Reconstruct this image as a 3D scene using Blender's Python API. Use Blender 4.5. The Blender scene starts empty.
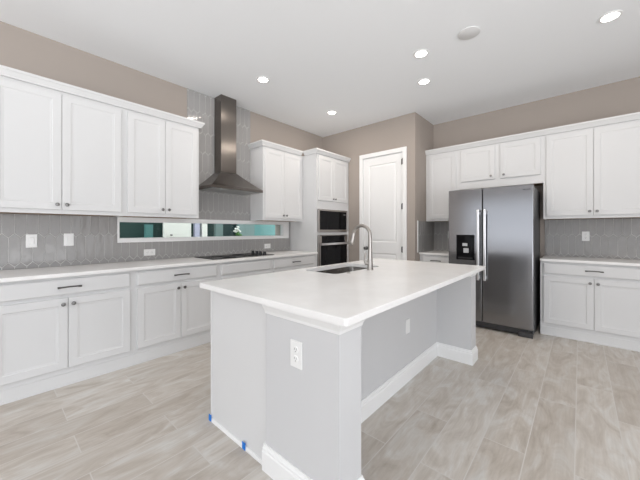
import bpy, bmesh, math, random
from mathutils import Matrix, Vector
random.seed(7)
S = bpy.context.scene
COL = S.collection
PI = math.pi

# ------------------------------------------------------------------ camera
CAM_Z = 1.257
F_PX = 294.7
cam_d = bpy.data.cameras.new('camera')
cam = bpy.data.objects.new('camera', cam_d)
COL.objects.link(cam)
cam.location = (0, 0, CAM_Z)
cam.rotation_euler = (PI / 2, 0, math.radians(41.42))
cam_d.sensor_fit = 'HORIZONTAL'
cam_d.sensor_width = 36
cam_d.lens = 36 * F_PX / 640
cam_d.shift_y = (230.2 - 240) / 640
cam_d.clip_start = 0.05
S.camera = cam

# ------------------------------------------------------------------ world, daylight, exposure
W = bpy.data.worlds.new('world')
S.world = W
W.use_nodes = True
wn = W.node_tree.nodes
wl = W.node_tree.links
wtc = wn.new('ShaderNodeTexCoord')
wsep = wn.new('ShaderNodeSeparateXYZ')
wramp = wn.new('ShaderNodeValToRGB')
# ground glow added for the ceiling, horizon band dimmed for reflections, bright haze above
for i_, (p_, c_) in enumerate(((0.455, (1.85, 1.88, 1.93)), (0.475, (0.60, 0.62, 0.66)), (0.545, (0.60, 0.63, 0.68)), (0.59, (1.16, 1.21, 1.28)))):
    e_ = wramp.color_ramp.elements[i_] if i_ < 2 else wramp.color_ramp.elements.new(p_)
    e_.position = p_
    e_.color = (*c_, 1)
wmap = wn.new('ShaderNodeMapRange')
wmap.inputs['From Min'].default_value = -1
wl.new(wtc.outputs['Generated'], wsep.inputs[0])
wl.new(wsep.outputs['Z'], wmap.inputs['Value'])
wl.new(wmap.outputs[0], wramp.inputs[0])
wl.new(wramp.outputs[0], wn['Background'].inputs[0])
# world brightened towards the side opening, dimmer behind the camera, to balance the walls
wx = wn.new('ShaderNodeMapRange')
wx.inputs['From Min'].default_value = 0.0
wx.inputs['From Max'].default_value = 0.9
wx.inputs['To Min'].default_value = 2.1
wx.inputs['To Max'].default_value = 2.8
wl.new(wsep.outputs['X'], wx.inputs['Value'])
wl.new(wx.outputs[0], wn['Background'].inputs[1])
S.view_settings.view_transform = 'Standard'
S.view_settings.look = 'None'
S.view_settings.gamma = 1.0
S.view_settings.use_curve_mapping = False
S.view_settings.exposure = 0.31


def area(name, loc, rot, sx, sy, power, col):
    d = bpy.data.lights.new(name, 'AREA')
    d.shape = 'RECTANGLE'
    d.size, d.size_y, d.energy, d.color = sx, sy, power, col
    o = bpy.data.objects.new(name, d)
    o.location, o.rotation_euler = loc, rot
    COL.objects.link(o)
    return o


# daylight enters through wide unglazed openings sized for it behind and beside the camera; portals guide the sampling
for nm, loc, rot, sx, sy in (('daylight_portal_rear', (-0.05, -4.49, 1.45), (PI / 2, 0, 0), 6.9, 2.0),
                             ('daylight_portal_side', (3.59, -1.0, 1.25), (PI / 2, 0, PI / 2), 6.4, 2.4)):
    area(nm, loc, rot, sx, sy, 1, (1, 1, 1)).data.cycles.is_portal = True
CAN_POWER = 4.5
CAN_COL = (1.0, 0.90, 0.80)

# ------------------------------------------------------------------ materials


def mat(name, col, rough=0.5, metal=0.0, spec=0.5, emit=None, estr=0):
    m = bpy.data.materials.new(name)
    m.use_nodes = True
    b = m.node_tree.nodes['Principled BSDF']
    b.inputs['Base Color'].default_value = (*col, 1)
    b.inputs['Roughness'].default_value = rough
    b.inputs['Metallic'].default_value = metal
    b.inputs['Specular IOR Level'].default_value = spec
    if emit:
        b.inputs['Emission Color'].default_value = (*emit, 1)
        b.inputs['Emission Strength'].default_value = estr
    return m


def nodes(m):
    nt = m.node_tree
    return nt, nt.nodes, nt.nodes['Principled BSDF']


def add_noise_bump(m, scale, strength, dist=0.002, sc3=(1, 1, 1), detail=2):
    nt, N, b = nodes(m)
    tc = N.new('ShaderNodeTexCoord')
    mp = N.new('ShaderNodeMapping')
    mp.inputs['Scale'].default_value = sc3
    nz = N.new('ShaderNodeTexNoise')
    nz.inputs['Scale'].default_value = scale
    nz.inputs['Detail'].default_value = detail
    bp = N.new('ShaderNodeBump')
    bp.inputs['Strength'].default_value = strength
    bp.inputs['Distance'].default_value = dist
    nt.links.new(tc.outputs['Object'], mp.inputs[0])
    nt.links.new(mp.outputs[0], nz.inputs['Vector'])
    nt.links.new(nz.outputs['Fac'], bp.inputs['Height'])
    nt.links.new(bp.outputs[0], b.inputs['Normal'])
    return nz


def add_noise_color(m, c1, c2, scale, sc3=(1, 1, 1), detail=3, lo=0.35, hi=0.65):
    nt, N, b = nodes(m)
    tc = N.new('ShaderNodeTexCoord')
    mp = N.new('ShaderNodeMapping')
    mp.inputs['Scale'].default_value = sc3
    nz = N.new('ShaderNodeTexNoise')
    nz.inputs['Scale'].default_value = scale
    nz.inputs['Detail'].default_value = detail
    cr = N.new('ShaderNodeValToRGB')
    cr.color_ramp.elements[0].position = lo
    cr.color_ramp.elements[1].position = hi
    cr.color_ramp.elements[0].color = (*c1, 1)
    cr.color_ramp.elements[1].color = (*c2, 1)
    nt.links.new(tc.outputs['Object'], mp.inputs[0])
    nt.links.new(mp.outputs[0], nz.inputs['Vector'])
    nt.links.new(nz.outputs['Fac'], cr.inputs[0])
    nt.links.new(cr.outputs[0], b.inputs['Base Color'])


M = {}
M['wall'] = mat('taupe_paint', (0.38, 0.335, 0.30), 0.85, spec=0.2)
add_noise_bump(M['wall'], 60, 0.08)
M['ceiling'] = mat('ceiling_paint', (0.905, 0.92, 0.935), 0.9, spec=0.1)
add_noise_bump(M['ceiling'], 40, 0.1)
M['cab'] = mat('cabinet_white', (0.69, 0.69, 0.69), 0.38, spec=0.4)
M['trimw'] = mat('trim_white', (0.84, 0.84, 0.835), 0.4)
M['drywall'] = mat('grey_drywall', (0.61, 0.61, 0.615), 0.8, spec=0.2)
add_noise_bump(M['drywall'], 80, 0.06)
M['wood_raw'] = mat('raw_underside', (0.33, 0.22, 0.14), 0.7)
M['quartz'] = mat('white_quartz', (0.78, 0.765, 0.745), 0.24, spec=0.4)
add_noise_color(M['quartz'], (0.82, 0.81, 0.80), (0.86, 0.85, 0.84), 6)
M['tile'] = mat('glazed_grey_tile', (0.345, 0.338, 0.332), 0.07, spec=0.25)
add_noise_bump(M['tile'], 17, 0.7, 0.006, (1, 1, 0.5), 1)
M['grout'] = mat('grout', (0.72, 0.71, 0.70), 0.8)
M['steel'] = mat('brushed_steel', (0.285, 0.287, 0.298), 0.16, 1.0)
add_noise_bump(M['steel'], 200, 0.02, 0.001, (0.02, 1, 1))
M['steel_h'] = mat('hood_steel', (0.21, 0.19, 0.175), 0.24, 1.0)
M['satin'] = mat('satin_steel_handle', (0.80, 0.80, 0.81), 0.30, 1.0)
b_ = M['steel_h'].node_tree.nodes['Principled BSDF']
b_.inputs['Anisotropic'].default_value = 0.75
tg_ = M['steel_h'].node_tree.nodes.new('ShaderNodeTangent')
tg_.direction_type = 'RADIAL'
tg_.axis = 'Z'
M['steel_h'].node_tree.links.new(tg_.outputs[0], b_.inputs['Tangent'])
M['nickel'] = mat('brushed_nickel', (0.42, 0.395, 0.37), 0.33, 1.0)
M['steel_a'] = mat('appliance_steel', (0.36, 0.335, 0.315), 0.30, 1.0)
M['pewter'] = mat('dark_pewter', (0.22, 0.215, 0.21), 0.28, 1.0)
M['sinksteel'] = mat('sink_steel', (0.27, 0.255, 0.24), 0.26, 1.0)
M['black'] = mat('black_plastic', (0.012, 0.012, 0.013), 0.35)
M['blackglass'] = mat('black_glass', (0.006, 0.006, 0.007), 0.05, spec=0.12)
M['cooktop'] = mat('cooktop_glass', (0.008, 0.008, 0.009), 0.22, spec=0.08)
M['cover'] = mat('ceiling_cover_white', (0.72, 0.72, 0.72), 0.7, spec=0.2)
M['bronze'] = mat('dark_pull', (0.11, 0.105, 0.10), 0.3, 1.0)
M['darkgrey'] = mat('fridge_side_grey', (0.055, 0.057, 0.06), 0.4)
M['grill'] = mat('toe_grille', (0.04, 0.04, 0.042), 0.4)
M['plastic'] = mat('white_plastic', (0.84, 0.84, 0.83), 0.3)
M['slot'] = mat('slot_dark', (0.10, 0.10, 0.10), 0.6)
M['blue'] = mat('blue_tape', (0.008, 0.19, 0.66), 0.6)
M['lens'] = mat('lamp_lens', (1, 1, 1), 0.4, emit=(1, 0.95, 0.88), estr=9)
M['hoodlamp'] = mat('hood_lamp', (0.6, 0.6, 0.6), 0.2)
M['silver'] = mat('silver_paddle', (0.55, 0.55, 0.56), 0.3, 0.6)
M['filter'] = mat('hood_filter', (0.45, 0.45, 0.44), 0.4, 0.9)
M['outdark'] = mat('outside_dark_green', (0.012, 0.045, 0.040), 0.6)
M['outteal'] = mat('outside_teal', (0.075, 0.21, 0.20), 0.6)
M['outgrey'] = mat('outside_grey_green', (0.15, 0.22, 0.21), 0.7)
M['outwhite'] = mat('outside_white', (0.86, 0.86, 0.80), 0.6)
M['outlav'] = mat('outside_lavender', (0.50, 0.50, 0.64), 0.5)
M['leaf'] = mat('leaf_green', (0.06, 0.16, 0.03), 0.6)
M['ground'] = mat('outside_ground', (0.20, 0.21, 0.17), 0.9)

# window glass: slightly tinted, reflective, see-through
g = bpy.data.materials.new('tinted_window_glass')
g.use_nodes = True
nt = g.node_tree
nt.nodes.clear()
out = nt.nodes.new('ShaderNodeOutputMaterial')
tr = nt.nodes.new('ShaderNodeBsdfTransparent')
tr.inputs[0].default_value = (0.95, 0.98, 0.975, 1)
gl = nt.nodes.new('ShaderNodeBsdfGlossy')
gl.inputs['Roughness'].default_value = 0.02
gl.inputs[0].default_value = (0.8, 0.95, 0.92, 1)
fr = nt.nodes.new('ShaderNodeFresnel')
fr.inputs[0].default_value = 1.35
mx = nt.nodes.new('ShaderNodeMixShader')
nt.links.new(fr.outputs[0], mx.inputs[0])
nt.links.new(tr.outputs[0], mx.inputs[1])
nt.links.new(gl.outputs[0], mx.inputs[2])
nt.links.new(mx.outputs[0], out.inputs[0])
M['glass'] = g


def floor_material():
    m = mat('wood_look_plank_tile', (0.45, 0.41, 0.36), 0.38, spec=0.35)
    nt, N, b = nodes(m)
    L = nt.links.new
    tc = N.new('ShaderNodeTexCoord')
    mp = N.new('ShaderNodeMapping')
    mp.inputs['Rotation'].default_value = (0, 0, -PI / 2)
    mp.inputs['Location'].default_value = (0.40, -0.021, 0)
    L(tc.outputs['Object'], mp.inputs[0])

    def brick(c1, c2, mortar):
        br = N.new('ShaderNodeTexBrick')
        br.offset = 0.37
        br.offset_frequency = 2
        br.inputs['Scale'].default_value = 1
        br.inputs['Brick Width'].default_value = 1.2
        br.inputs['Row Height'].default_value = 0.2093
        br.inputs['Mortar Size'].default_value = 0.0028
        br.inputs['Mortar Smooth'].default_value = 0.1
        br.inputs['Bias'].default_value = 0.0
        br.inputs['Color1'].default_value = (*c1, 1)
        br.inputs['Color2'].default_value = (*c2, 1)
        br.inputs['Mortar'].default_value = (*mortar, 1)
        L(mp.outputs[0], br.inputs['Vector'])
        return br
    br = brick((0, 0, 0), (1, 1, 1), (0.5, 0.5, 0.5))
    # per-plank random shift of the grain
    sc = N.new('ShaderNodeVectorMath')
    sc.operation = 'SCALE'
    sc.inputs[3].default_value = 37.0
    L(br.outputs['Color'], sc.inputs[0])
    ad = N.new('ShaderNodeVectorMath')
    ad.operation = 'ADD'
    L(mp.outputs[0], ad.inputs[0])
    L(sc.outputs[0], ad.inputs[1])
    # grain: stretched noise
    m2 = N.new('ShaderNodeMapping')
    m2.inputs['Scale'].default_value = (1.6, 4.6, 1)
    L(ad.outputs[0], m2.inputs[0])
    n1 = N.new('ShaderNodeTexNoise')
    n1.inputs['Scale'].default_value = 1.8
    n1.inputs['Detail'].default_value = 6
    n1.inputs['Roughness'].default_value = 0.6
    n1.inputs['Distortion'].default_value = 1.3
    L(m2.outputs[0], n1.inputs['Vector'])
    r1 = N.new('ShaderNodeValToRGB')
    e = r1.color_ramp.elements
    e[0].position = 0.30
    e[0].color = (0.44, 0.395, 0.345, 1)
    e[1].position = 0.72
    e[1].color = (0.63, 0.625, 0.605, 1)
    k = r1.color_ramp.elements.new(0.5)
    k.color = (0.54, 0.50, 0.455, 1)
    L(n1.outputs['Fac'], r1.inputs[0])
    # fine streaks
    m3 = N.new('ShaderNodeMapping')
    m3.inputs['Scale'].default_value = (2.5, 45, 1)
    L(ad.outputs[0], m3.inputs[0])
    n2 = N.new('ShaderNodeTexNoise')
    n2.inputs['Scale'].default_value = 2.0
    n2.inputs['Detail'].default_value = 4
    L(m3.outputs[0], n2.inputs['Vector'])
    r2 = N.new('ShaderNodeValToRGB')
    r2.color_ramp.elements[0].position = 0.3
    r2.color_ramp.elements[0].color = (0.93, 0.925, 0.92, 1)
    r2.color_ramp.elements[1].position = 0.7
    r2.color_ramp.elements[1].color = (1.04, 1.04, 1.04, 1)
    L(n2.outputs['Fac'], r2.inputs[0])
    mu = N.new('ShaderNodeMix')
    mu.data_type = 'RGBA'
    mu.blend_type = 'MULTIPLY'
    mu.inputs[0].default_value = 1
    L(r1.outputs[0], mu.inputs[6])
    L(r2.outputs[0], mu.inputs[7])
    # plank tone variation
    r3 = N.new('ShaderNodeValToRGB')
    r3.color_ramp.elements[0].color = (0.90, 0.88, 0.86, 1)
    r3.color_ramp.elements[1].color = (1.07, 1.075, 1.08, 1)
    L(br.outputs['Color'], r3.inputs[0])
    mu2 = N.new('ShaderNodeMix')
    mu2.data_type = 'RGBA'
    mu2.blend_type = 'MULTIPLY'
    mu2.inputs[0].default_value = 1
    L(mu.outputs[2], mu2.inputs[6])
    L(r3.outputs[0], mu2.inputs[7])
    mg = N.new('ShaderNodeMix')
    mg.data_type = 'RGBA'
    mg.inputs[7].default_value = (0.585, 0.56, 0.53, 1)
    L(br.outputs['Fac'], mg.inputs[0])
    L(mu2.outputs[2], mg.inputs[6])
    L(mg.outputs[2], b.inputs['Base Color'])
    return m


M['floor'] = floor_material()

# ------------------------------------------------------------------ helpers


def box(bm, x0, x1, y0, y1, z0, z1, bev=0.0, seg=1):
    vs = [bm.verts.new(p) for p in ((x0, y0, z0), (x1, y0, z0), (x1, y1, z0), (x0, y1, z0),
                                    (x0, y0, z1), (x1, y0, z1), (x1, y1, z1), (x0, y1, z1))]
    fs = [bm.faces.new([vs[i] for i in q]) for q in ((3, 2, 1, 0), (4, 5, 6, 7), (0, 1, 5, 4), (1, 2, 6, 5), (2, 3, 7, 6), (3, 0, 4, 7))]
    if bev:
        es = list({e for f in fs for e in f.edges})
        bmesh.ops.bevel(bm, geom=es, offset=bev, segments=seg, affect='EDGES', profile=0.5)


def rings(bm, rs, cap0=True, cap1=True):
    """rs: list of vertex rings of equal length, bridged in order."""
    R = [[bm.verts.new(p) for p in r] for r in rs]
    n = len(R[0])
    for a, b in zip(R, R[1:]):
        for i in range(n):
            j = (i + 1) % n
            bm.faces.new((a[i], a[j], b[j], b[i]))
    if cap0:
        bm.faces.new(R[0][::-1])
    if cap1:
        bm.faces.new(R[-1])


def panel(bm, x0, x1, z0, z1, yf, t=0.02, fw=0.058, depth=0.006, slope=0.018):
    """framed cabinet door whose front faces -y at y=yf."""
    def r(i, y):
        return [(x0 + i, y, z0 + i), (x1 - i, y, z0 + i), (x1 - i, y, z1 - i), (x0 + i, y, z1 - i)]
    rings(bm, [r(0, yf + t), r(0, yf + .003), r(.003, yf), r(fw, yf), r(fw + .004, yf + .004),
               r(fw + slope - .003, yf + depth - .001), r(fw + slope, yf + depth)])


def slab(bm, x0, x1, z0, z1, yf, t=0.02, ch=0.009, cd=0.006):
    def r(i, y):
        return [(x0 + i, y, z0 + i), (x1 - i, y, z0 + i), (x1 - i, y, z1 - i), (x0 + i, y, z1 - i)]
    rings(bm, [r(0, yf + t), r(0, yf + cd), r(ch, yf + .0005), r(ch + .002, yf)])


def lathe(bm, prof, mtx=None, seg=24):
    """prof: (radius, height) list revolved about z, then transformed."""
    mtx = mtx or Matrix()
    R = []
    for r, h in prof:
        R.append([tuple(mtx @ Vector((r * math.cos(2 * PI * k / seg), r * math.sin(2 * PI * k / seg), h))) for k in range(seg)])
    rings(bm, R)


def tube(bm, pts, rad, seg=12):
    pts = [Vector(p) for p in pts]
    rad = rad if isinstance(rad, (list, tuple)) else [rad] * len(pts)
    R = []
    ref = None
    for i, p in enumerate(pts):
        d = (pts[min(i + 1, len(pts) - 1)] - pts[max(i - 1, 0)]).normalized()
        if ref is None:
            ref = d.orthogonal().normalized()
        ref = (ref - d * ref.dot(d)).normalized()
        b = d.cross(ref)
        R.append([tuple(p + (ref * math.cos(2 * PI * k / seg) + b * math.sin(2 * PI * k / seg)) * rad[i]) for k in range(seg)])
    rings(bm, R)


def sweep(bm, path, prof):
    """prof (offset to the right of travel, z) swept along a plan polyline with mitred corners."""
    P = [Vector(p) for p in path]
    R = []
    for i, p in enumerate(P):
        d0 = (P[i] - P[i - 1]).normalized() if i else None
        d1 = (P[i + 1] - P[i]).normalized() if i < len(P) - 1 else None
        n0 = Vector((d0.y, -d0.x)) if d0 else None
        n1 = Vector((d1.y, -d1.x)) if d1 else None
        if n0 is None:
            m = n1
        elif n1 is None:
            m = n0
        else:
            m = (n0 + n1) / (1 + n0.dot(n1))
        R.append([(p.x + m.x * o, p.y + m.y * o, z) for o, z in prof])
    rings(bm, R)


def build(name, bm, m, parent=None, smooth=False, world=True):
    """link a bmesh as one mesh object; with a parent the mesh is moved into the parent's local frame when world=True."""
    bmesh.ops.recalc_face_normals(bm, faces=bm.faces)
    me = bpy.data.meshes.new(name)
    if parent is not None and world:
        root = parent
        while root.parent:
            root = root.parent
        mw = Matrix.Translation(root.get('_loc', (0, 0, 0))) @ Matrix.Rotation(root.get('_rz', 0), 4, 'Z')
        bm.transform(mw.inverted())
    bm.to_mesh(me)
    bm.free()
    me.materials.append(M[m] if isinstance(m, str) else m)
    if smooth:
        for p in me.polygons:
            p.use_smooth = True
        me.set_sharp_from_angle(angle=math.radians(38))
    o = bpy.data.objects.new(name, me)
    COL.objects.link(o)
    if parent is not None:
        o.parent = parent
    return o


def tag(o, label=None, cat=None, group=None, kind=None):
    if label:
        o['label'] = label
    if cat:
        o['category'] = cat
    if group:
        o['group'] = group
    if kind:
        o['kind'] = kind
    return o


EMPTIES = []


def thing(name, loc, label, cat, rz=0.0, group=None, kind=None):
    o = bpy.data.objects.new(name, None)
    COL.objects.link(o)
    o.location = loc
    o.rotation_euler = (0, 0, rz)
    o['_loc'] = loc
    o['_rz'] = rz
    o.empty_display_size = 0.1
    EMPTIES.append(o)
    return tag(o, label, cat, group, kind)


def B():
    return bmesh.new()


def struct(name, bm, m, label, cat, parent=None):
    o = build(name, bm, m, parent)
    return tag(o, label, cat, kind='structure')


# ------------------------------------------------------------------ room shell
CEIL = 3.048
WX, WY = -3.72, 5.04          # left wall plane, refrigerator wall plane
PY, PX = 4.30, -1.872         # pantry wall plane, pantry side wall plane
RX, RY = 3.60, -4.50          # right and rear walls

b = B(); box(b, WX - .2, RX + .2, RY - .2, WY + .2, -.12, 0)
struct('floor', b, 'floor', 'greige wood-look plank tile floor of the kitchen', 'floor')
b = B(); box(b, WX - .2, RX + .2, RY - .2, WY + .2, CEIL, CEIL + .12)
struct('ceiling', b, 'ceiling', 'flat white ceiling with round recessed lights', 'ceiling')

WIN = (0.945, 3.28, 1.165, 1.352)
b = B()
box(b, WX - .2, WX, RY, WIN[0], 0, CEIL)
box(b, WX - .2, WX, WIN[1], WY + .2, 0, CEIL)
box(b, WX - .2, WX, WIN[0], WIN[1], 0, WIN[2])
box(b, WX - .2, WX, WIN[0], WIN[1], WIN[3], CEIL)
struct('wall_left', b, 'wall', 'taupe painted wall behind the range hood and long counter', 'wall')
b = B(); box(b, PX - .12, RX + .2, WY, WY + .2, 0, CEIL)
struct('wall_back', b, 'wall', 'taupe painted wall behind the refrigerator', 'wall')
DO = (-2.81, -2.065, 2.49)    # pantry door opening
b = B()
box(b, WX, DO[0], PY, PY + .12, 0, CEIL)
box(b, DO[1], PX, PY, PY + .12, 0, CEIL)
box(b, DO[0], DO[1], PY, PY + .12, DO[2], CEIL)
struct('wall_pantry', b, 'wall', 'taupe pantry wall holding the tall white door', 'wall')
b = B(); box(b, PX - .12, PX, PY + .12, WY, 0, CEIL)
struct('wall_pantry_side', b, 'wall', 'short taupe return wall between pantry door and refrigerator wall', 'wall')
# rear and side walls with wide unglazed openings sized for the daylight, both unseen
b = B()
box(b, WX, -3.5, RY - .2, RY, 0, CEIL)
box(b, 3.4, RX + .2, RY - .2, RY, 0, CEIL)
box(b, -3.5, 3.4, RY - .2, RY, 2.45, CEIL)
box(b, -3.5, 3.4, RY - .2, RY, 0, 0.30)
struct('wall_rear', b, 'wall', 'taupe wall with wide window opening opposite the refrigerator', 'wall')
b = B()
box(b, RX, RX + .2, RY, -4.2, 0, CEIL)
box(b, RX, RX + .2, 2.2, WY, 0, CEIL)
box(b, RX, RX + .2, -4.2, 2.2, 2.45, CEIL)
box(b, RX, RX + .2, -4.2, 2.2, 0, 0.05)
struct('wall_right', b, 'wall', 'unseen taupe wall with wide opening added for daylight opposite the range hood', 'wall')

# strip window under the wall cabinets
t = thing('window_1', (WX, 2.1, WIN[2]), 'long low strip window in the backsplash under the wall cabinets', 'window', kind='structure')
b = B()
X1 = WX + .014
box(b, WX, X1, .930, 3.40, WIN[3], 1.3985)
box(b, WX, X1, .930, 3.40, 1.122, WIN[2])
box(b, WX, X1, WIN[1], 3.40, WIN[2], WIN[3])
box(b, WX, X1, .930, WIN[0], WIN[2], WIN[3])
RV = WX - .055
box(b, RV, WX, WIN[0], WIN[1], WIN[3] - .006, WIN[3] - .0005)
box(b, RV, WX, WIN[0], WIN[1], WIN[2] + .0005, WIN[2] + .006)
box(b, RV, WX, WIN[1] - .008, WIN[1] - .0005, WIN[2] + .006, WIN[3] - .006)
box(b, RV, WX, WIN[0] + .0005, WIN[0] + .008, WIN[2] + .006, WIN[3] - .006)
build('window_frame', b, 'trimw', t)
b = B(); box(b, RV + .012, RV + .018, WIN[0] + .008, WIN[1] - .008, WIN[2] + .006, WIN[3] - .006)
build('pane', b, 'glass', t)

# pantry door
t = thing('door_1', ((DO[0] + DO[1]) / 2, PY, 0), 'tall white two-panel pantry door beside the oven cabinet', 'door', kind='structure')
b = B()
cw, ct = .068, .018
box(b, DO[0] - cw + .008, DO[0] + .008, PY - ct, PY - .0005, 0, DO[2] - .008, .003)
box(b, DO[1] - .008, DO[1] + cw - .008, PY - ct, PY - .0005, 0, DO[2] - .008, .003)
box(b, DO[0] - cw + .008, DO[1] + cw - .008, PY - ct, PY - .0005, DO[2] - .008, DO[2] + cw - .008, .003)
build('door_casing', b, 'trimw', t)
b = B()
box(b, DO[0] + .0005, DO[0] + .008, PY, PY + .115, 0, DO[2] - .008)
box(b, DO[1] - .008, DO[1] - .0005, PY, PY + .115, 0, DO[2] - .008)
box(b, DO[0] + .0005, DO[1] - .0005, PY, PY + .115, DO[2] - .008, DO[2] - .0005)
build('door_jamb', b, 'trimw', t)
b = B()
dx0, dx1 = DO[0] + .011, DO[1] - .011
yb = PY + .012
# slab: stiles, rails and two sunken panels
box(b, dx0, dx0 + .105, yb, yb + .035, .008, 2.478)
box(b, dx1 - .105, dx1, yb, yb + .035, .008, 2.478)
for z0, z1 in ((.008, .22), (.88, 1.06), (2.35, 2.478)):
    box(b, dx0 + .105, dx1 - .105, yb, yb + .035, z0, z1)
for z0, z1 in ((.22, .88), (1.06, 2.35)):
    def rr(i, y, z0=z0, z1=z1):
        return [(dx0 + .105 + i, y, z0 + i), (dx1 - .105 - i, y, z0 + i), (dx1 - .105 - i, y, z1 - i), (dx0 + .105 + i, y, z1 - i)]
    rings(b, [rr(0, yb), rr(.012, yb + .010), rr(.022, yb + .010), rr(.045, yb + .005)], cap0=False)
build('door_panel', b, 'trimw', t)
for z in (2.33, 1.63, .955, .25):
    b = B()
    lathe(b, [(.007, 0), (.007, .095)], Matrix.Translation((dx1 + .006, PY - .004 - .015, z - .047)), 12)
    box(b, dx1 - .026, dx1 + .002, yb - .008, yb - .001, z - .044, z + .044)
    build('hinge', b, 'pewter', t, True)
b = B()
rot = Matrix.Translation((dx0 + .062, yb, .952)) @ Matrix.Rotation(PI / 2, 4, 'X')
lathe(b, [(.030, 0.001), (.030, .006), (.012, .009), (.011, .032), (.022, .040), (.028, .052), (.024, .064), (.010, .069)], rot, 24)
build('door_knob', b, 'pewter', t, True)

# baseboards on the pantry walls
BBP = [(0, 0), (.016, 0), (.016, .098), (.012, .104), (.012, .115), (.007, .121), (.005, .133), (0, .133)]
b = B(); sweep(b, [(-3.08, PY - .0005), (DO[0] - cw + .006, PY - .0005)], BBP)
struct('baseboard_pantry', b, 'trimw', 'white baseboard between oven cabinet and pantry door', 'baseboard')

# ------------------------------------------------------------------ picket tile backsplashes
TW, TL, TP = .0762, .2945, .038


def clip(poly, axis, val, keep_less):
    o = []
    for i, p in enumerate(poly):
        q = poly[(i + 1) % len(poly)]
        ip = (p[axis] <= val) == keep_less or p[axis] == val
        iq = (q[axis] <= val) == keep_less or q[axis] == val
        if ip:
            o.append(p)
        if ip != iq:
            f = (val - p[axis]) / (q[axis] - p[axis])
            o.append((p[0] + f * (q[0] - p[0]), p[1] + f * (q[1] - p[1])))
    return o


def tiles(rects, to3d, org):
    """picket tiles clipped to rectangles (a0,a1,z0,z1); to3d(a, z, out) gives the world point."""
    bt, bg = B(), B()
    py = TL - TP
    for rc_ in rects:
        a0, a1, z0, z1 = rc_[:4]
        org = rc_[4] if len(rc_) > 4 else org
        ps = [to3d(a, z, o) for o in (0.0, .0068) for a, z in ((a0, z0), (a1, z0), (a1, z1), (a0, z1))]
        rings(bg, [ps[:4], ps[4:]])
        for j in range(-2, 14):
            for i in range(-60, 70):
                ca = org[0] + (i + (0.5 if j % 2 else 0)) * TW
                cz = org[1] + j * py
                if ca + TW < a0 or ca - TW > a1 or cz + TL < z0 or cz - TL > z1:
                    continue
                gsp = .0012
                h = TW / 2 - gsp
                L2 = TL / 2 - gsp * 1.2
                poly = [(ca, cz + L2), (ca - h, cz + L2 - TP), (ca - h, cz - L2 + TP), (ca, cz - L2), (ca + h, cz - L2 + TP), (ca + h, cz + L2 - TP)]
                for ax, v, k in ((0, a0, False), (0, a1, True), (1, z0, False), (1, z1, True)):
                    if poly:
                        poly = clip(poly, ax, v, k)
                if len(poly) < 3:
                    continue
                # drop duplicate points
                pp = []
                for p in poly:
                    if not pp or (abs(p[0] - pp[-1][0]) + abs(p[1] - pp[-1][1])) > 1e-4:
                        pp.append(p)
                if len(pp) > 2 and (abs(pp[0][0] - pp[-1][0]) + abs(pp[0][1] - pp[-1][1])) < 1e-4:
                    pp.pop()
                if len(pp) < 3:
                    continue
                rnd = random.Random(hash((i, j, round(org[0] * 100))) & 0xffff)
                ta, tz = rnd.uniform(-.02, .02), rnd.uniform(-.012, .012)
                mx_ = sum(p[0] for p in pp) / len(pp)
                mz_ = sum(p[1] for p in pp) / len(pp)

                def out(p, base):
                    return base + ta * (p[0] - ca) + tz * (p[1] - cz)
                ins = [(mx_ + (p[0] - mx_) * (1 - .0022 / max(.006, math.hypot(p[0] - mx_, p[1] - mz_))), mz_ + (p[1] - mz_) * (1 - .0022 / max(.006, math.hypot(p[0] - mx_, p[1] - mz_)))) for p in pp]
                rings(bt, [[to3d(p[0], p[1], .003) for p in pp], [to3d(p[0], p[1], out(p, .0078)) for p in pp], [to3d(p[0], p[1], out(p, .0092)) for p in ins]])
    return bt, bg


def backsplash(label, rects, to3d, org, loc):
    t = thing('tile_backsplash', loc, label, 'backsplash', kind='structure')
    bt, bg = tiles(rects, to3d, org)
    build('picket_tiles', bt, 'tile', t)
    build('grout_bed', bg, 'grout', t)


CT = .914                     # worktop height
LY0 = -.015                   # start of the long counter
backsplash('glossy grey picket tiles along the long counter and up behind the hood',
           [(LY0, .929, CT + .001, 1.399), (.929, 3.401, CT + .001, 1.121), (3.401, 3.439, CT + .001, 1.399),
            (1.679, 2.626, 1.3995, CEIL - .001, (1.69, 1.119))],
           lambda a, z, o: (WX + .0005 + o, a, z), (1.69, 1.082), (WX, 1.7, CT))
backsplash('glossy grey picket tiles on the wall right of the refrigerator',
           [(-.36, .60, CT + .001, 1.399)], lambda a, z, o: (a, WY - .0005 - o, z), (.075, 1.062), (.1, WY, CT))
backsplash('glossy grey picket tiles on the wall left of the refrigerator',
           [(PX + .012, -1.35, CT + .001, 1.399)], lambda a, z, o: (a, WY - .0005 - o, z), (.075, 1.062), (-1.6, WY, CT))
backsplash('grey picket tiles on the short pantry side wall over the small counter',
           [(4.39, WY - .012, CT + .001, 1.399)], lambda a, z, o: (PX + .0005 + o, a, z), (4.40, 1.062), (PX, 4.7, CT))
b = B(); box(b, PX + .0005, PX + .012, 4.375, 4.3895, CT + .001, 1.405)
struct('trim_1', b, 'trimw', 'white edge strip ending the tile on the pantry side wall', 'trim')

# ------------------------------------------------------------------ cabinets
KNOB = [(.006, 0), (.006, .010), (.0145, .016), (.0155, .021), (.013, .025), (.004, .027)]


def knob(parent, x, z, yf, m='pewter'):
    b = B()
    lathe(b, KNOB, Matrix.Translation((x, yf, z)) @ Matrix.Rotation(PI / 2, 4, 'X'), 16)
    return build('knob', b, m, parent, True, world=False)


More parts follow.
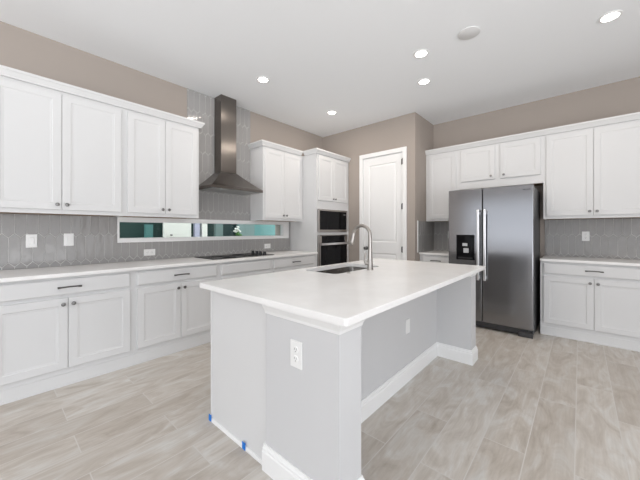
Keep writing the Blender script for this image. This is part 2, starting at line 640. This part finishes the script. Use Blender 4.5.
def pull(parent, x, z, yf, length=.15, m='bronze'):
    b = B()
    pts = []
    h = length / 2
    for k in range(13):
        s = -1 + 2 * k / 12
        pts.append((x + s * h, yf - .026 - .006 * (1 - s * s), z + .004 * (1 - s * s)))
    tube(b, pts, [.0058 if abs(i - 6) < 5 else .0075 for i in range(13)], 10)
    for s in (-1, 1):
        tube(b, [(x + s * h * .86, yf, z), (x + s * h * .86, yf - .027, z)], .0055, 10)
    return build('handle', b, m, parent, True, world=False)


def door(root, x0, x1, z0, z1, knob_at, yf=-.02, fw=.058):
    b = B(); panel(b, x0, x1, z0, z1, yf, .0195, fw)
    d = build('door', b, 'cab', root, world=False)
    if knob_at:
        knob(d, knob_at[0], knob_at[1], yf)
    return d


def wall_cabinet(label, loc, rz, w, h, depth, doors, group=None, dz0=.035, dz1=.025, extra=0):
    """loc: left front bottom corner of the carcass (local x right, y into the wall)."""
    t = thing('wall_cabinet', loc, label, 'cabinet', rz, group)
    b = B()
    box(b, 0, w, 0, .02, 0, h)
    box(b, 0, .018, .02, depth, 0, h)
    box(b, w - .018, w, .02, depth, 0, h)
    box(b, .018, w - .018, .02, depth, h - .018, h)
    build('carcass', b, 'cab', t, world=False)
    b = B(); box(b, .0185, w - .0185, .0205, depth, .003, .020)
    build('bottom_panel', b, 'wood_raw', t, world=False)
    for (x0, x1, kx) in doors:
        door(t, x0, x1, dz0, h - dz1, (kx, dz0 + .045) if kx is not None else None)
    return t


UB, UT = 1.400, 2.470         # wall cabinets bottom / top
UH = UT - UB
LF = -3.41                    # carcass front, wall cabinets on the hood wall
R90 = PI / 2
UD = 0.308                    # carcass depth


def pair(x0, xm, x1):
    return [(x0, xm - .0015, xm - .032), (xm + .0015, x1, xm + .032)]


c1 = wall_cabinet('widest white wall cabinet, first along the long counter from the camera end', (LF, LY0, UB), R90, .9245, UH, UD,
                  pair(.030, .454, .900), 'white shaker wall cabinets')
c2 = wall_cabinet('white two-door wall cabinet ending just before the range hood', (LF, .910, UB), R90, .769, UH, UD,
                  pair(.028, .386, .745), 'white shaker wall cabinets')
c3 = wall_cabinet('white two-door wall cabinet between range hood and oven cabinet', (LF, 2.627, UB), R90, .812, UH, UD,
                  pair(.028, .400, .770), 'white shaker wall cabinets')

CROWN = [(0, 0), (.022, 0), (.024, .010), (.030, .018), (.042, .040), (.050, .048), (.050, .066), (.046, .068), (0, .068)]


def crown(path, z, parent=None, label=None, loc=None, group=None):
    b = B(); sweep(b, path, [(o, z + .0005 + h) for o, h in CROWN])
    if parent is not None:
        return build('crown_moulding', b, 'cab', parent)
    t = build('crown_moulding', b, 'cab')
    return tag(t, label, 'moulding', group)


# direction of travel keeps the room on the right-hand side
crown([(LF, LY0), (LF, 1.679), (WX + .012, 1.679)], UT, None, 'white crown moulding along the top of cabinets left of the hood', group='crown mouldings')
crown([(WX + .012, 2.627), (LF, 2.627), (LF, 3.3905)], UT, c3)

# tall oven cabinet at the end of the hood wall
TF, TY0, TY1 = -3.11, 3.441, 4.296
t = thing('oven_cabinet', (TF, TY0, 0), 'tall white cabinet holding the built-in microwave and oven', 'cabinet', R90)
tw = TY1 - TY0
td = .608
ox0, ox1 = .024, tw - .062
b = B()
box(b, 0, .018, .02, td, .10, UT)
box(b, tw - .018, tw, .02, td, .10, UT)
box(b, .018, tw - .018, td - .012, td, .10, UT)
for z0, z1 in ((.10, .118), (.49, .508), (1.18, 1.198), (1.60, 1.618), (UT - .018, UT)):
    box(b, .018, tw - .018, .02, td - .012, z0, z1)
box(b, 0, ox0 - .003, 0, .02, .10, UT)
box(b, ox1 + .003, tw, 0, .02, .10, UT)
for z0, z1 in ((.10, .495), (1.180, 1.225), (1.597, UT)):
    box(b, ox0 - .003, ox1 + .003, 0, .02, z0, z1)
build('carcass', b, 'cab', t, world=False)
xm = (ox0 + ox1) / 2 + .01
door(t, .036, xm - .0015, 1.735, UT - .02, (xm - .03, 1.775))
door(t, xm + .0015, tw - .05, 1.735, UT - .02, (xm + .03, 1.775))
b = B(); slab(b, .036, tw - .05, .17, .46, -.02, .0195)
d = build('drawer', b, 'cab', t, world=False)
pull(d, tw / 2, .33, -.02)
b = B(); box(b, 0, tw, -.004, .02, 0, .0995, .003)
build('toe_board', b, 'cab', t, world=False)
crown([(LF + .0495, TY0), (TF, TY0), (TF, TY1)], UT, t)

# microwave and wall oven (set in the tall cabinet)


def appliance_frame(b, w, h, fw_l, fw_r, fb, ft, y0, y1):
    box(b, 0, fw_l, y0, y1, 0, h, .003)
    box(b, w - fw_r, w, y0, y1, 0, h, .003)
    box(b, fw_l, w - fw_r, y0, y1, 0, fb, .003)
    box(b, fw_l, w - fw_r, y0, y1, h - ft, h, .003)


AW = ox1 - ox0
t = thing('microwave', (TF, TY0 + ox0, 1.226), 'built-in black glass microwave with steel surround above the oven', 'microwave', R90)
mh = .368
b = B(); appliance_frame(b, AW, mh, .032, .024, .040, .026, -.024, -.001)
build('trim_frame', b, 'steel_a', t, world=False)
b = B(); box(b, .032, AW - .135, -.020, -.004, .04, mh - .026, .002)
build('glass_door', b, 'blackglass', t, world=False)
b = B(); box(b, AW - .133, AW - .024, -.0195, -.004, .04, mh - .026, .002)
cp = build('control_panel', b, 'blackglass', t, world=False)
b = B(); box(b, AW - .115, AW - .05, -.0202, -.0197, mh - .085, mh - .06)
build('display', b, 'slot', cp, world=False)
b = B(); box(b, .02, AW - .02, .0, .42, .006, mh - .012)
build('casing', b, 'darkgrey', t, world=False)

t = thing('wall_oven', (TF, TY0 + ox0, .509), 'built-in oven with steel bar handle under the microwave', 'oven', R90)
oh = .668
b = B(); box(b, .02, AW - .02, .0, .50, .0, oh - .004)
build('casing', b, 'darkgrey', t, world=False)
b = B(); appliance_frame(b, AW, oh, .022, .022, .02, .012, -.018, -.001)
build('trim_frame', b, 'steel_a', t, world=False)
b = B(); box(b, .078, AW - .078, -.024, -.002, oh - .125, oh - .014, .002)
cp = build('control_panel', b, 'blackglass', t, world=False)
for x0 in (.022, AW - .077):
    b = B(); box(b, x0, x0 + .055, -.024, -.002, oh - .125, oh - .014, .002)
    build('panel_end', b, 'steel_a', cp, world=False)
b = B(); box(b, .024, AW - .024, -.034, -.002, .022, oh - .130, .003)
dr = build('oven_door', b, 'steel_a', t, world=False)
b = B(); box(b, .042, AW - .042, -.0365, -.0345, .06, oh - .165)
build('oven_window', b, 'blackglass', dr, world=False)
b = B()
box(b, .024, AW - .024, -.085, -.068, oh - .158, oh - .126, .006, 2)
for x in (.07, AW - .07):
    tube(b, [(x, -.034, oh - .142), (x, -.070, oh - .142)], .008, 10)
build('handle', b, 'satin', dr, True, world=False)


def base_cabinet(label, loc, rz, w, doors, drawers, depth=.598, h=.8835, group=None):
    t = thing('base_cabinet', loc, label, 'cabinet', rz, group)
    b = B()
    box(b, 0, w, 0, .02, .10, h)
    box(b, 0, .018, .02, depth, .10, h)
    box(b, w - .018, w, .02, depth, .10, h)
    box(b, .018, w - .018, .02, depth, .10, .118)
    box(b, .018, w - .018, depth - .01, depth, .118, h)
    build('carcass', b, 'cab', t, world=False)
    b = B()
    box(b, 0, w, -.004, .02, .0, .0995)
    box(b, 0, w, -.010, -.004, .0, .018, .002)
    build('toe_board', b, 'cab', t, world=False)
    for (x0, x1, pl) in drawers:
        b = B(); slab(b, x0, x1, .738, .862, -.02, .0195)
        d = build('drawer', b, 'cab', t, world=False)
        if pl:
            pull(d, (x0 + x1) / 2, .800, -.02)
    for (x0, x1, kx) in doors:
        door(t, x0, x1, .145, .712, (kx, .665))
    return t


BF = -3.12
base_cabinet('white base cabinet under the counter, first from the camera end', (BF, LY0, 0), R90, .9215, pair(.030, .455, .894), [(.030, .894, True)], group='white shaker base cabinets')
base_cabinet('white base cabinet under the counter just before the cooktop', (BF, .907, 0), R90, .8625, pair(.030, .432, .832), [(.030, .832, True)], group='white shaker base cabinets')
base_cabinet('white base cabinet carrying the cooktop', (BF, 1.770, 0), R90, .779, pair(.030, .390, .749), [(.030, .749, False)], group='white shaker base cabinets')
base_cabinet('white base cabinet between cooktop and oven cabinet', (BF, 2.5495, 0), R90, .891, pair(.030, .435, .835), [(.030, .835, True)], group='white shaker base cabinets')

# refrigerator wall
YF = 4.726
wall_cabinet('narrow single-door white wall cabinet left of the refrigerator', (PX + .001, YF, UB), 0, .486, UH, UD, [(.050, .462, .430)], 'white shaker wall cabinets')
wall_cabinet('short white wall cabinet over the refrigerator', (-1.3845, YF, 1.866), 0, 1.032, UT - 1.866, UD,
             [(.044, .491, .445), (.555, 1.005, .600)], 'white shaker wall cabinets', dz0=.110)
wall_cabinet('tall double-door white wall cabinet right of the refrigerator', (-.352, YF, UB), 0, .952, UH, UD, pair(.030, .470, .920), 'white shaker wall cabinets')
crown([(PX + .002, YF), (.600, YF), (.600, WY - .004)], UT, None, 'white crown moulding along the cabinets above the refrigerator', group='crown mouldings')
YB = 4.470
base_cabinet('white base cabinet left of the refrigerator by the pantry wall', (PX + .001, YB, 0), 0, .500, [(.05, .47, .10)], [(.05, .47, True)], depth=.566, group='white shaker base cabinets')
base_cabinet('white base cabinet right of the refrigerator', (-.362, YB, 0), 0, .962, pair(.030, .479, .930), [(.030, .930, True)], depth=.566, group='white shaker base cabinets')

# ------------------------------------------------------------------ worktops
b = B(); box(b, WX + .001, -3.078, LY0, 3.4395, .884, CT, .003)
tag(build('worktop', b, 'quartz'), 'long pale quartz worktop under the range hood', 'worktop')
b = B(); box(b, PX + .001, -1.365, 4.435, WY - .001, .884, CT, .003)
tag(build('worktop', b, 'quartz'), 'small pale quartz worktop left of the refrigerator', 'worktop')
b = B(); box(b, -.364, .61, 4.435, WY - .001, .884, CT, .003)
tag(build('worktop', b, 'quartz'), 'pale quartz worktop right of the refrigerator', 'worktop')

IX0, IX1, IY0, IY1 = -1.868, -.676, .920, 3.170
SX0, SX1, SY0, SY1 = -1.785, -1.425, 1.80, 2.50


def rrect(x0, x1, y0, y1, r, n=6):
    p = []
    for cx, cy, a in ((x1 - r, y1 - r, 0), (x0 + r, y1 - r, 90), (x0 + r, y0 + r, 180), (x1 - r, y0 + r, 270)):
        for k in range(n + 1):
            an = math.radians(a + 90 * k / n)
            p.append((cx + r * math.cos(an), cy + r * math.sin(an)))
    return p


def frame_solid(b, outer, inner, z0, z1, ch):
    """solid plate with a hole: both loops have the same number of points."""
    def zz(l, z):
        return [(x, y, z) for x, y in l]
    cx = sum(p[0] for p in outer) / len(outer)
    cy = sum(p[1] for p in outer) / len(outer)
    oi = [(x - math.copysign(ch, x - cx), y - math.copysign(ch, y - cy)) for x, y in outer]
    R = [zz(inner, z0), zz(outer, z0), zz(outer, z1 - ch), zz(oi, z1), zz(inner, z1)]
    V = [[b.verts.new(p) for p in r] for r in R]
    n = len(outer)
    for a, c in zip(V, V[1:] + V[:1]):
        for i in range(n):
            j = (i + 1) % n
            b.faces.new((a[i], a[j], c[j], c[i]))


b = B()
frame_solid(b, rrect(IX0, IX1, IY0, IY1, .014), rrect(SX0, SX1, SY0, SY1, .05), .884, CT, .003)
tag(build('worktop', b, 'quartz'), 'large white quartz island worktop with sink cutout', 'worktop')

# sink
t = thing('sink', ((SX0 + SX1) / 2, (SY0 + SY1) / 2, .70), 'undermount stainless steel sink set in the island worktop', 'sink')
b = B()


def lp(i, z, r=.05):
    return [(x, y, z) for x, y in rrect(SX0 - .006 + i, SX1 + .006 - i, SY0 - .006 + i, SY1 + .006 - i, r)]


rings(b, [lp(-.006, .8835, .06), lp(-.006, .8805, .06), lp(-.002, .8805), lp(.006, .71), lp(.03, .685, .04), lp(.035, .683, .04),
          lp(.035, .688, .04), lp(.03, .690, .04), lp(.010, .715), lp(.0, .8835)], cap0=False, cap1=False)
# floor of the bowl
fl = [b.verts.new(p) for p in lp(.032, .689, .04)]
b.faces.new(fl)
bw = build('bowl', b, 'sinksteel', t, True)
b = B(); lathe(b, [(.042, .6895), (.042, .692), (.030, .6925), (.028, .690), (.004, .690)], Matrix.Translation((-1.61, 2.15, 0)), 24)
build('drain', b, 'nickel', t, True)

# faucet
fx, fy = -1.360, 2.195
t = thing('faucet', (fx, fy, CT), 'brushed nickel gooseneck pull-down faucet behind the island sink', 'faucet')
b = B(); lathe(b, [(.027, CT + .0003), (.027, CT + .006), (.024, CT + .010), (.0235, CT + .06), (.0205, CT + .10), (.0178, CT + .15)], Matrix.Translation((fx, fy, 0)), 24)
build('base', b, 'nickel', t, True)
b = B()
pts = [(fx, fy, CT + .145), (fx, fy, CT + .20), (fx, fy, CT + .275)]
RG = .086
for k in range(1, 15):
    a = PI * k / 14 * .93
    pts.append((fx - RG + RG * math.cos(a), fy, CT + .297 + RG * math.sin(a)))
tube(b, pts, [.0175, .0165, .0155] + [.0148] * (len(pts) - 3), 16)
build('spout', b, 'nickel', t, True)
ex, ez = pts[-1][0], pts[-1][2]
a = PI * .93
dx, dz = -math.sin(a), math.cos(a)
b = B()
tube(b, [(ex + dx * s, fy, ez + dz * s) for s in (-.002, .004, .03, .075, .105, .112)], [.015, .0165, .018, .0215, .0225, .018], 16)
build('spray_head', b, 'nickel', t, True)
b = B()
tube(b, [(fx, fy, CT + .058), (fx - .036, fy - .022, CT + .060)], [.018, .0165], 14)
tube(b, [(fx - .032, fy - .020, CT + .058), (fx - .038, fy - .026, CT + .090), (fx - .026, fy - .030, CT + .150)], [.012, .009, .0065], 12)
build('lever', b, 'nickel', t, True)

b = B(); lathe(b, [(.016, CT + .0003), (.016, CT + .004), (.012, CT + .006), (.011, CT + .009), (.003, CT + .010)], Matrix.Translation((-1.385, 1.915, 0)), 20)
tag(build('air_switch_button', b, 'nickel', smooth=True), 'tiny round metal push button on the island worktop beside the sink', 'button')

# ------------------------------------------------------------------ island base
WY0, WX1 = .974, -.752        # near drywall face, seating-side face of the end columns
KX = -1.083
CX0, CX1 = -1.827, -1.240
NC, FC0, FC1 = 1.138, 3.0, 3.155
t = thing('kitchen_island', (-1.3, 2.06, 0), 'white and grey kitchen island with a seating recess and sink worktop', 'island')
b = B()
poly = [(CX1, WY0), (WX1, WY0), (WX1, NC), (KX, NC), (KX, FC0), (WX1 - .010, FC0), (WX1 - .010, FC1), (CX1, FC1)]
rings(b, [[(x, y, 0.0) for x, y in poly], [(x, y, .8835) for x, y in poly]])
build('knee_wall', b, 'drywall', t)
TRIM = [(0, .822), (.004, .822), (.007, .836), (.016, .852), (.024, .866), (.026, .8835), (0, .8835)]
for path in ([(CX1 - .001, WY0 - .0003), (WX1 + .0003, WY0 - .0003), (WX1 + .0003, NC + .0003), (WX1 - .22, NC + .0003)],
             [(WX1 - .22, FC0 - .0003), (WX1 - .0097, FC0 - .0003), (WX1 - .0097, FC1 - .002), ]):
    b = B(); sweep(b, path, TRIM)
    build('cap_trim', b, 'trimw', t)
b = B()
e_ = .0003
sweep(b, [(CX1 - .012, WY0 - e_), (WX1 + e_, WY0 - e_), (WX1 + e_, NC + e_), (KX + e_, NC + e_), (KX + e_, FC0 - e_),
          (WX1 - .010 + e_, FC0 - e_), (WX1 - .010 + e_, FC1 + e_), (CX1, FC1 + e_)], BBP)
build('baseboard', b, 'trimw', t)
for nm, bx in (('end_panel', (CX0, CX1 - .0005, .987, 1.005, .0, .8835)), ('end_panel', (CX0, CX1 - .0005, FC1 - .02, FC1, .0, .8835)),
               ('face_frame', (CX0, CX0 + .02, 1.005, FC1 - .02, .10, .8835)), ('back_panel', (CX1 - .02, CX1 - .0005, 1.005, FC1 - .02, .0, .8835)),
               ('bottom_panel', (CX0 + .02, CX1 - .02, 1.005, FC1 - .02, .10, .118))):
    b = B(); box(b, *bx)
    build(nm, b, 'cab', t)
b = B()
box(b, CX0 - .003, CX0 + .012, .9815, .987, .0, .8835, .001)
build('end_stile', b, 'cab', t)
b = B()
sweep(b, [(CX0 - .002, .9868), (CX1 - .013, .9868)], [(0, 0), (.010, 0), (.010, .010), (.006, .018), (0, .020)])
build('shoe_moulding', b, 'trimw', t)
# doors on the working side
wL = FC1 - .987
mid = Matrix.Translation((CX0, FC1, 0)) @ Matrix.Rotation(-PI / 2, 4, 'Z')
edges = [.02, .46, .90, 1.27, 1.64, 2.148]
for i in range(5):
    b = B(); panel(b, edges[i] + .004, edges[i + 1] - .004, .145, .862, -.02, .0195); b.transform(mid)
    d = build('door', b, 'cab', t)
    kx = edges[i + 1] - .04 if i % 2 == 0 else edges[i] + .04
    b = B(); lathe(b, KNOB, mid @ Matrix.Translation((kx, -.02, .80)) @ Matrix.Rotation(PI / 2, 4, 'X'), 16)
    build('knob', b, 'pewter', d, True)
b = B(); box(b, .022, wL - .022, .045, .06, 0, .0995); b.transform(mid)
build('toe_board', b, 'cab', t)

# blue painter's tape squares at the foot of the end panel
for (x, lab) in ((-1.826, 'blue tape square at the outer bottom corner of the island end panel'), (-1.443, 'blue tape square midway along the foot of the island end panel')):
    b = B(); box(b, x - .016, x + .016, .9752, .9764, .002, .044)
    tag(build('painters_tape', b, 'blue'), lab, 'tape', 'blue tape squares')

# ------------------------------------------------------------------ outlets and plates


def plate(name, label, mtx, kind='outlet', group='white wall plates', w=.074, h=.120):
    """local: x right, z up, front faces -y, back at y=0."""
    loc = mtx.to_translation()
    t = thing(name, tuple(loc), label, 'outlet' if kind == 'outlet' else 'wall plate', 0, group)
    b = B(); box(b, -w / 2, w / 2, -.006, 0, -h / 2, h / 2, .002); b.transform(mtx)
    build('cover_plate', b, 'plastic', t)
    if kind == 'outlet':
        for s in (-1, 1):
            b = B()
            lathe(b, [(.0165, .0), (.0165, .0022), (.015, .003)], Matrix.Translation((0, -.0055, s * .022)) @ Matrix.Rotation(PI / 2, 4, 'X'), 20)
            b.transform(mtx)
            r = build('receptacle', b, 'plastic', t)
            b = B()
            for q in (-1, 1):
                box(b, q * .006 - .001, q * .006 + .001, -.0091, -.0086, s * .022 - .001, s * .022 + .009)
            lathe(b, [(.0025, 0), (.0025, .0006)], Matrix.Translation((0, -.0086, s * .022 - .008)) @ Matrix.Rotation(PI / 2, 4, 'X'), 10)
            b.transform(mtx)
            build('slots', b, 'slot', r)
    elif kind == 'switch':
        b = B(); box(b, -.017, .017, -.010, -.0065, -.033, .033, .002); b.transform(mtx)
        build('rocker', b, 'plastic', t)
    return t


TR = Matrix.Translation
RZ = lambda a: Matrix.Rotation(a, 4, 'Z')
RYm = Matrix.Rotation(PI / 2, 4, 'Y')
FT = WX + .0112               # just proud of the tile face
plate('wall_outlet', 'white outlet low on the grey end wall of the island', TR((-1.006, WY0 - .0005, .671)) @ RZ(0), w=.078, h=.128)
plate('wall_plate', 'white blank plate on the wall in the island seating recess', TR((KX + .0005, 2.334, .455)) @ RZ(R90), 'blank')
plate('wall_outlet', 'sideways white outlet on the tile below the strip window, left of the cooktop', TR((FT, 1.243, 1.002)) @ RZ(R90) @ RYm)
plate('wall_outlet', 'sideways white outlet on the tile near the oven cabinet, right of the cooktop', TR((FT, 2.945, 1.006)) @ RZ(R90) @ RYm)
plate('wall_switch', 'white switch plate on the tile, the farthest from the strip window', TR((FT, .272, 1.160)) @ RZ(R90), 'switch')
plate('wall_switch', 'white switch plate on the tile, nearer to the strip window', TR((FT, .530, 1.166)) @ RZ(R90), 'switch')
plate('wall_outlet', 'upright white outlet on grey tile right of the refrigerator', TR((.054, WY - .0112, 1.181)))
plate('wall_outlet', 'white outlet half hidden by the left edge of the refrigerator', TR((-1.592, WY - .0112, 1.186)))

# ------------------------------------------------------------------ cooktop
t = thing('cooktop', (-3.41, 2.22, CT), 'black glass cooktop with four knobs set in the long worktop', 'cooktop')
b = B(); box(b, -3.645, -3.185, 1.735, 2.655, CT + .0005, CT + .007, .002)
build('glass_top', b, 'cooktop', t)
for k in range(4):
    b = B(); lathe(b, [(.025, CT + .0072), (.025, CT + .013), (.022, CT + .015), (.020, CT + .048), (.017, CT + .051)], TR((-3.52 + .09 * k, 2.535, 0)), 20)
    build('control_knob', b, 'black', t, True)
b = B()
for (x, y, r) in ((-3.50, 2.0, .07), (-3.29, 2.02, .095), (-3.50, 2.28, .095), (-3.29, 2.33, .07)):
    lathe(b, [(r, CT + .0071), (r, CT + .0074), (r - .003, CT + .0074), (r - .003, CT + .0071)], TR((x, y, 0)), 40)
build('burner_rings', b, 'grill', t)

# ------------------------------------------------------------------ range hood
t = thing('range_hood', (WX, 2.16, 1.775), 'stainless chimney range hood mounted above the cooktop', 'range hood')
hy0, hy1, hx0, hx1 = 1.78, 2.54, WX + .011, -3.295
cy0, cy1, cx1 = 2.045, 2.275, -3.538
b = B()


def rc(x0, x1, y0, y1, z):
    return [(x0, y0, z), (x1, y0, z), (x1, y1, z), (x0, y1, z)]


R = [rc(hx0, hx1, hy0, hy1, 1.808)]
for k in range(1, 11):
    s = k / 10
    f = s ** 1.0
    R.append(rc(hx0, hx1 + (cx1 + .004 - hx1) * f, hy0 + (cy0 - .004 - hy0) * f, hy1 + (cy1 + .004 - hy1) * f, 1.808 + .222 * s ** 1.12))
rings(b, R)
build('canopy', b, 'steel_h', t)
b = B()
rings(b, [rc(hx0, hx1, hy0, hy1, 1.775), rc(hx0, hx1, hy0, hy1, 1.8078)], True, True)
build('rim', b, 'steel_h', t)
b = B(); box(b, hx0 + .03, hx1 - .03, hy0 + .03, hy1 - .03, 1.770, 1.7745)
f = build('filter', b, 'filter', t)
for y in (1.95, 2.37):
    b = B(); lathe(b, [(.03, 1.7655), (.03, 1.7695)], TR((-3.36, y, 0)), 20)
    build('hood_lamp', b, 'hoodlamp', f)
b = B(); box(b, hx0, cx1, cy0, cy1, 2.0305, CEIL - .001, .002)
build('chimney', b, 'steel_h', t)
for k in range(5):
    b = B(); lathe(b, [(.006, 0), (.006, .003)], TR((hx1 - .0, 2.09 + .035 * k, 1.795)) @ Matrix.Rotation(PI / 2, 4, 'Y'), 12)
    build('button', b, 'pewter', t)

# ------------------------------------------------------------------ refrigerator
fx0, fx1, fyF = -1.340, -.402, 4.16
t = thing('refrigerator', ((fx0 + fx1) / 2, 4.6, 0), 'stainless side-by-side refrigerator with water dispenser', 'refrigerator')
b = B()
box(b, fx0 + .004, fx1 - .004, fyF + .075, 4.98, .03, 1.775, .004)
for x in (fx0 + .06, fx1 - .06):
    for y in (4.32, 4.9):
        lathe(b, [(.02, 0), (.02, .03)], TR((x, y, 0)), 12)
build('body', b, 'darkgrey', t)
gap = -.930
doors = []
for x0, x1 in ((fx0, gap - .004), (gap + .004, fx1)):
    b = B(); box(b, x0, x1, fyF, fyF + .068, .095, 1.790, .008, 2)
    doors.append(build('door', b, 'steel', t))
for d, x in zip(doors, (gap - .037, gap + .037)):
    b = B()
    pts = []
    box(b, x - .015, x + .015, fyF - .058, fyF - .042, .625, 1.512, .005, 2)
    for z in (.66, 1.475):
        box(b, x - .011, x + .011, fyF - .043, fyF - .0005, z - .02, z + .02, .003)
    build('handle', b, 'satin', d)
b = B(); box(b, -1.238, -1.018, fyF - .006, fyF - .0005, .870, 1.196, .003)
dp = build('dispenser', b, 'blackglass', doors[0])
b = B(); box(b, -1.160, -1.100, fyF - .018, fyF - .0065, 1.050, 1.088, .003)
box(b, -1.148, -1.085, fyF - .016, fyF - .0065, .962, 1.022, .003)
build('paddle', b, 'silver', dp)
b = B(); box(b, -1.215, -1.040, fyF - .012, fyF - .0065, .885, .905, .002)
build('drip_tray', b, 'black', dp)
b = B()
for k in range(9):
    w_ = (.006, .008, .003, .005, .003, .008, .008, .008, .003)[k]
    x = -.502 + .0085 * k
    box(b, x, x + w_, fyF - .0012, fyF - .0003, 1.730, 1.738 + (.003 if k in (1, 4, 8) else 0))
build('badge', b, 'black', doors[1])
b = B(); box(b, fx0 + .02, fx1 - .05, fyF + .05, fyF + .075, .022, .085, .003)
build('kick_grille', b, 'grill', t)
b = B(); box(b, fx1 - .150, fx1 - .006, fyF + .012, fyF + .0745, .002, .060, .004)
build('foot_cover', b, 'grill', t)
b = B(); box(b, fx0 + .006, fx0 + .150, fyF + .012, fyF + .0745, .002, .060, .004)
build('foot_cover', b, 'grill', t)

# ------------------------------------------------------------------ ceiling fittings
LIGHTS = [(-2.825, 2.178, 'lit recessed ceiling light nearest the range hood'),
          (-2.83, 3.48, 'lit recessed ceiling light near the oven cabinet'),
          (-1.208, 2.917, 'lit recessed ceiling light over the far half of the island'),
          (-1.409, 3.490, 'lit recessed ceiling light in front of the pantry corner'),
          (.189, 3.46, 'lit recessed ceiling light in front of the right-hand wall cabinets')]
for x, y, lab in LIGHTS:
    t = thing('recessed_light', (x, y, CEIL), lab, 'ceiling light', group='recessed ceiling lights')
    b = B(); lathe(b, [(.076, -.0005), (.074, -.006), (.058, -.008), (.055, -.0005)], TR((x, y, CEIL)), 32)
    build('trim_ring', b, 'trimw', t, True)
    b = B(); lathe(b, [(.0545, -.0005), (.0545, -.004), (.045, -.006), (.01, -.0065)], TR((x, y, CEIL)), 32)
    build('lens', b, 'lens', t, True)
    d = bpy.data.lights.new('recessed_lamp', 'AREA')
    d.shape = 'DISK'
    d.size = .11
    d.energy = CAN_POWER
    d.color = CAN_COL
    o = bpy.data.objects.new('recessed_lamp', d)
    o.location = (x, y, CEIL - .012)
    COL.objects.link(o)
b = B(); lathe(b, [(.092, -.0005), (.092, -.006), (.085, -.010), (.01, -.0105)], TR((-.756, 2.90, CEIL)), 32)
tag(build('ceiling_cover', b, 'cover', smooth=True), 'flat unlit round white cover on the ceiling above the island', 'ceiling cover')

# ------------------------------------------------------------------ outside the strip window
EX = -5.80
b = B(); box(b, -9, WX - .22, -2, 9, -.12, -.02)
tag(build('ground_outside', b, 'ground'), 'strip of ground outside the long window', 'ground', kind='structure')


def outside(name, y0, y1, m, label, x=EX, th=.08, z1=2.2):
    b = B(); box(b, x - th, x, y0, y1, -.02, z1)
    return struct(name, b, m, label, 'wall')


outside('wall_outside', -.5, 6.5, 'outdark', 'dark green wall outside the strip window', EX - .3, .1, 2.6)
outside('trim_2', 2.78, 2.88, 'outlav', 'narrow lavender grey strip beyond the strip window')
outside('trim_3', 2.93, 3.04, 'outwhite', 'narrow white post beyond the strip window')
outside('wall_outside_grey', 3.23, 3.40, 'outgrey', 'narrow grey green wall section beyond the strip window')
outside('wall_outside_pale', 3.78, 4.22, 'outgrey', 'grey green wall section beyond the right of the strip window')
outside('wall_outside_teal', 4.222, 5.05, 'outteal', 'teal wall section at the right end of the strip window view')
outside('trim_4', 1.90, 2.02, 'outteal', 'narrow teal panel seen low through the left of the strip window', EX - .05, .08, 1.36)
t = thing('door_2', (EX, 2.44, 0), 'white outdoor door seen through the strip window', 'door', kind='structure')
b = B(); box(b, EX - .06, EX, 2.19, 2.70, -.02, 2.2)
build('door_panel', b, 'outwhite', t)
b = B(); lathe(b, [(.014, 0), (.014, .02), (.018, .045), (.008, .055)], TR((EX, 2.31, 1.166)) @ Matrix.Rotation(PI / 2, 4, 'Y'), 16)
build('door_knob', b, 'pewter', t, True)
t = thing('flowering_plant', (EX + .12, 3.70, -.02), 'tall plant with white blossoms seen outside the strip window', 'plant')
b = B(); tube(b, [(EX + .12, 3.70, -.02), (EX + .12, 3.70, 1.26)], .012, 8)
build('stem', b, 'leaf', t)
b = B()
for k in range(14):
    x, y, z = EX + .12 + random.uniform(-.06, .06), 3.70 + random.uniform(-.07, .07), 1.27 + random.uniform(-.06, .06)
    lathe(b, [(.002, -.02), (.028, -.008), (.032, .006), (.012, .018)], TR((x, y, z)), 8)
build('blossoms', b, 'outwhite', t, True)
b = B()
for k in range(10):
    x, y, z = EX + .12 + random.uniform(-.05, .05), 3.70 + random.uniform(-.06, .06), 1.15 + random.uniform(-.05, .04)
    lathe(b, [(.002, -.03), (.022, -.01), (.024, .01), (.004, .03)], TR((x, y, z)), 8)
build('leaves', b, 'leaf', t, True)

for o in EMPTIES:
    del o['_loc']
    del o['_rz']
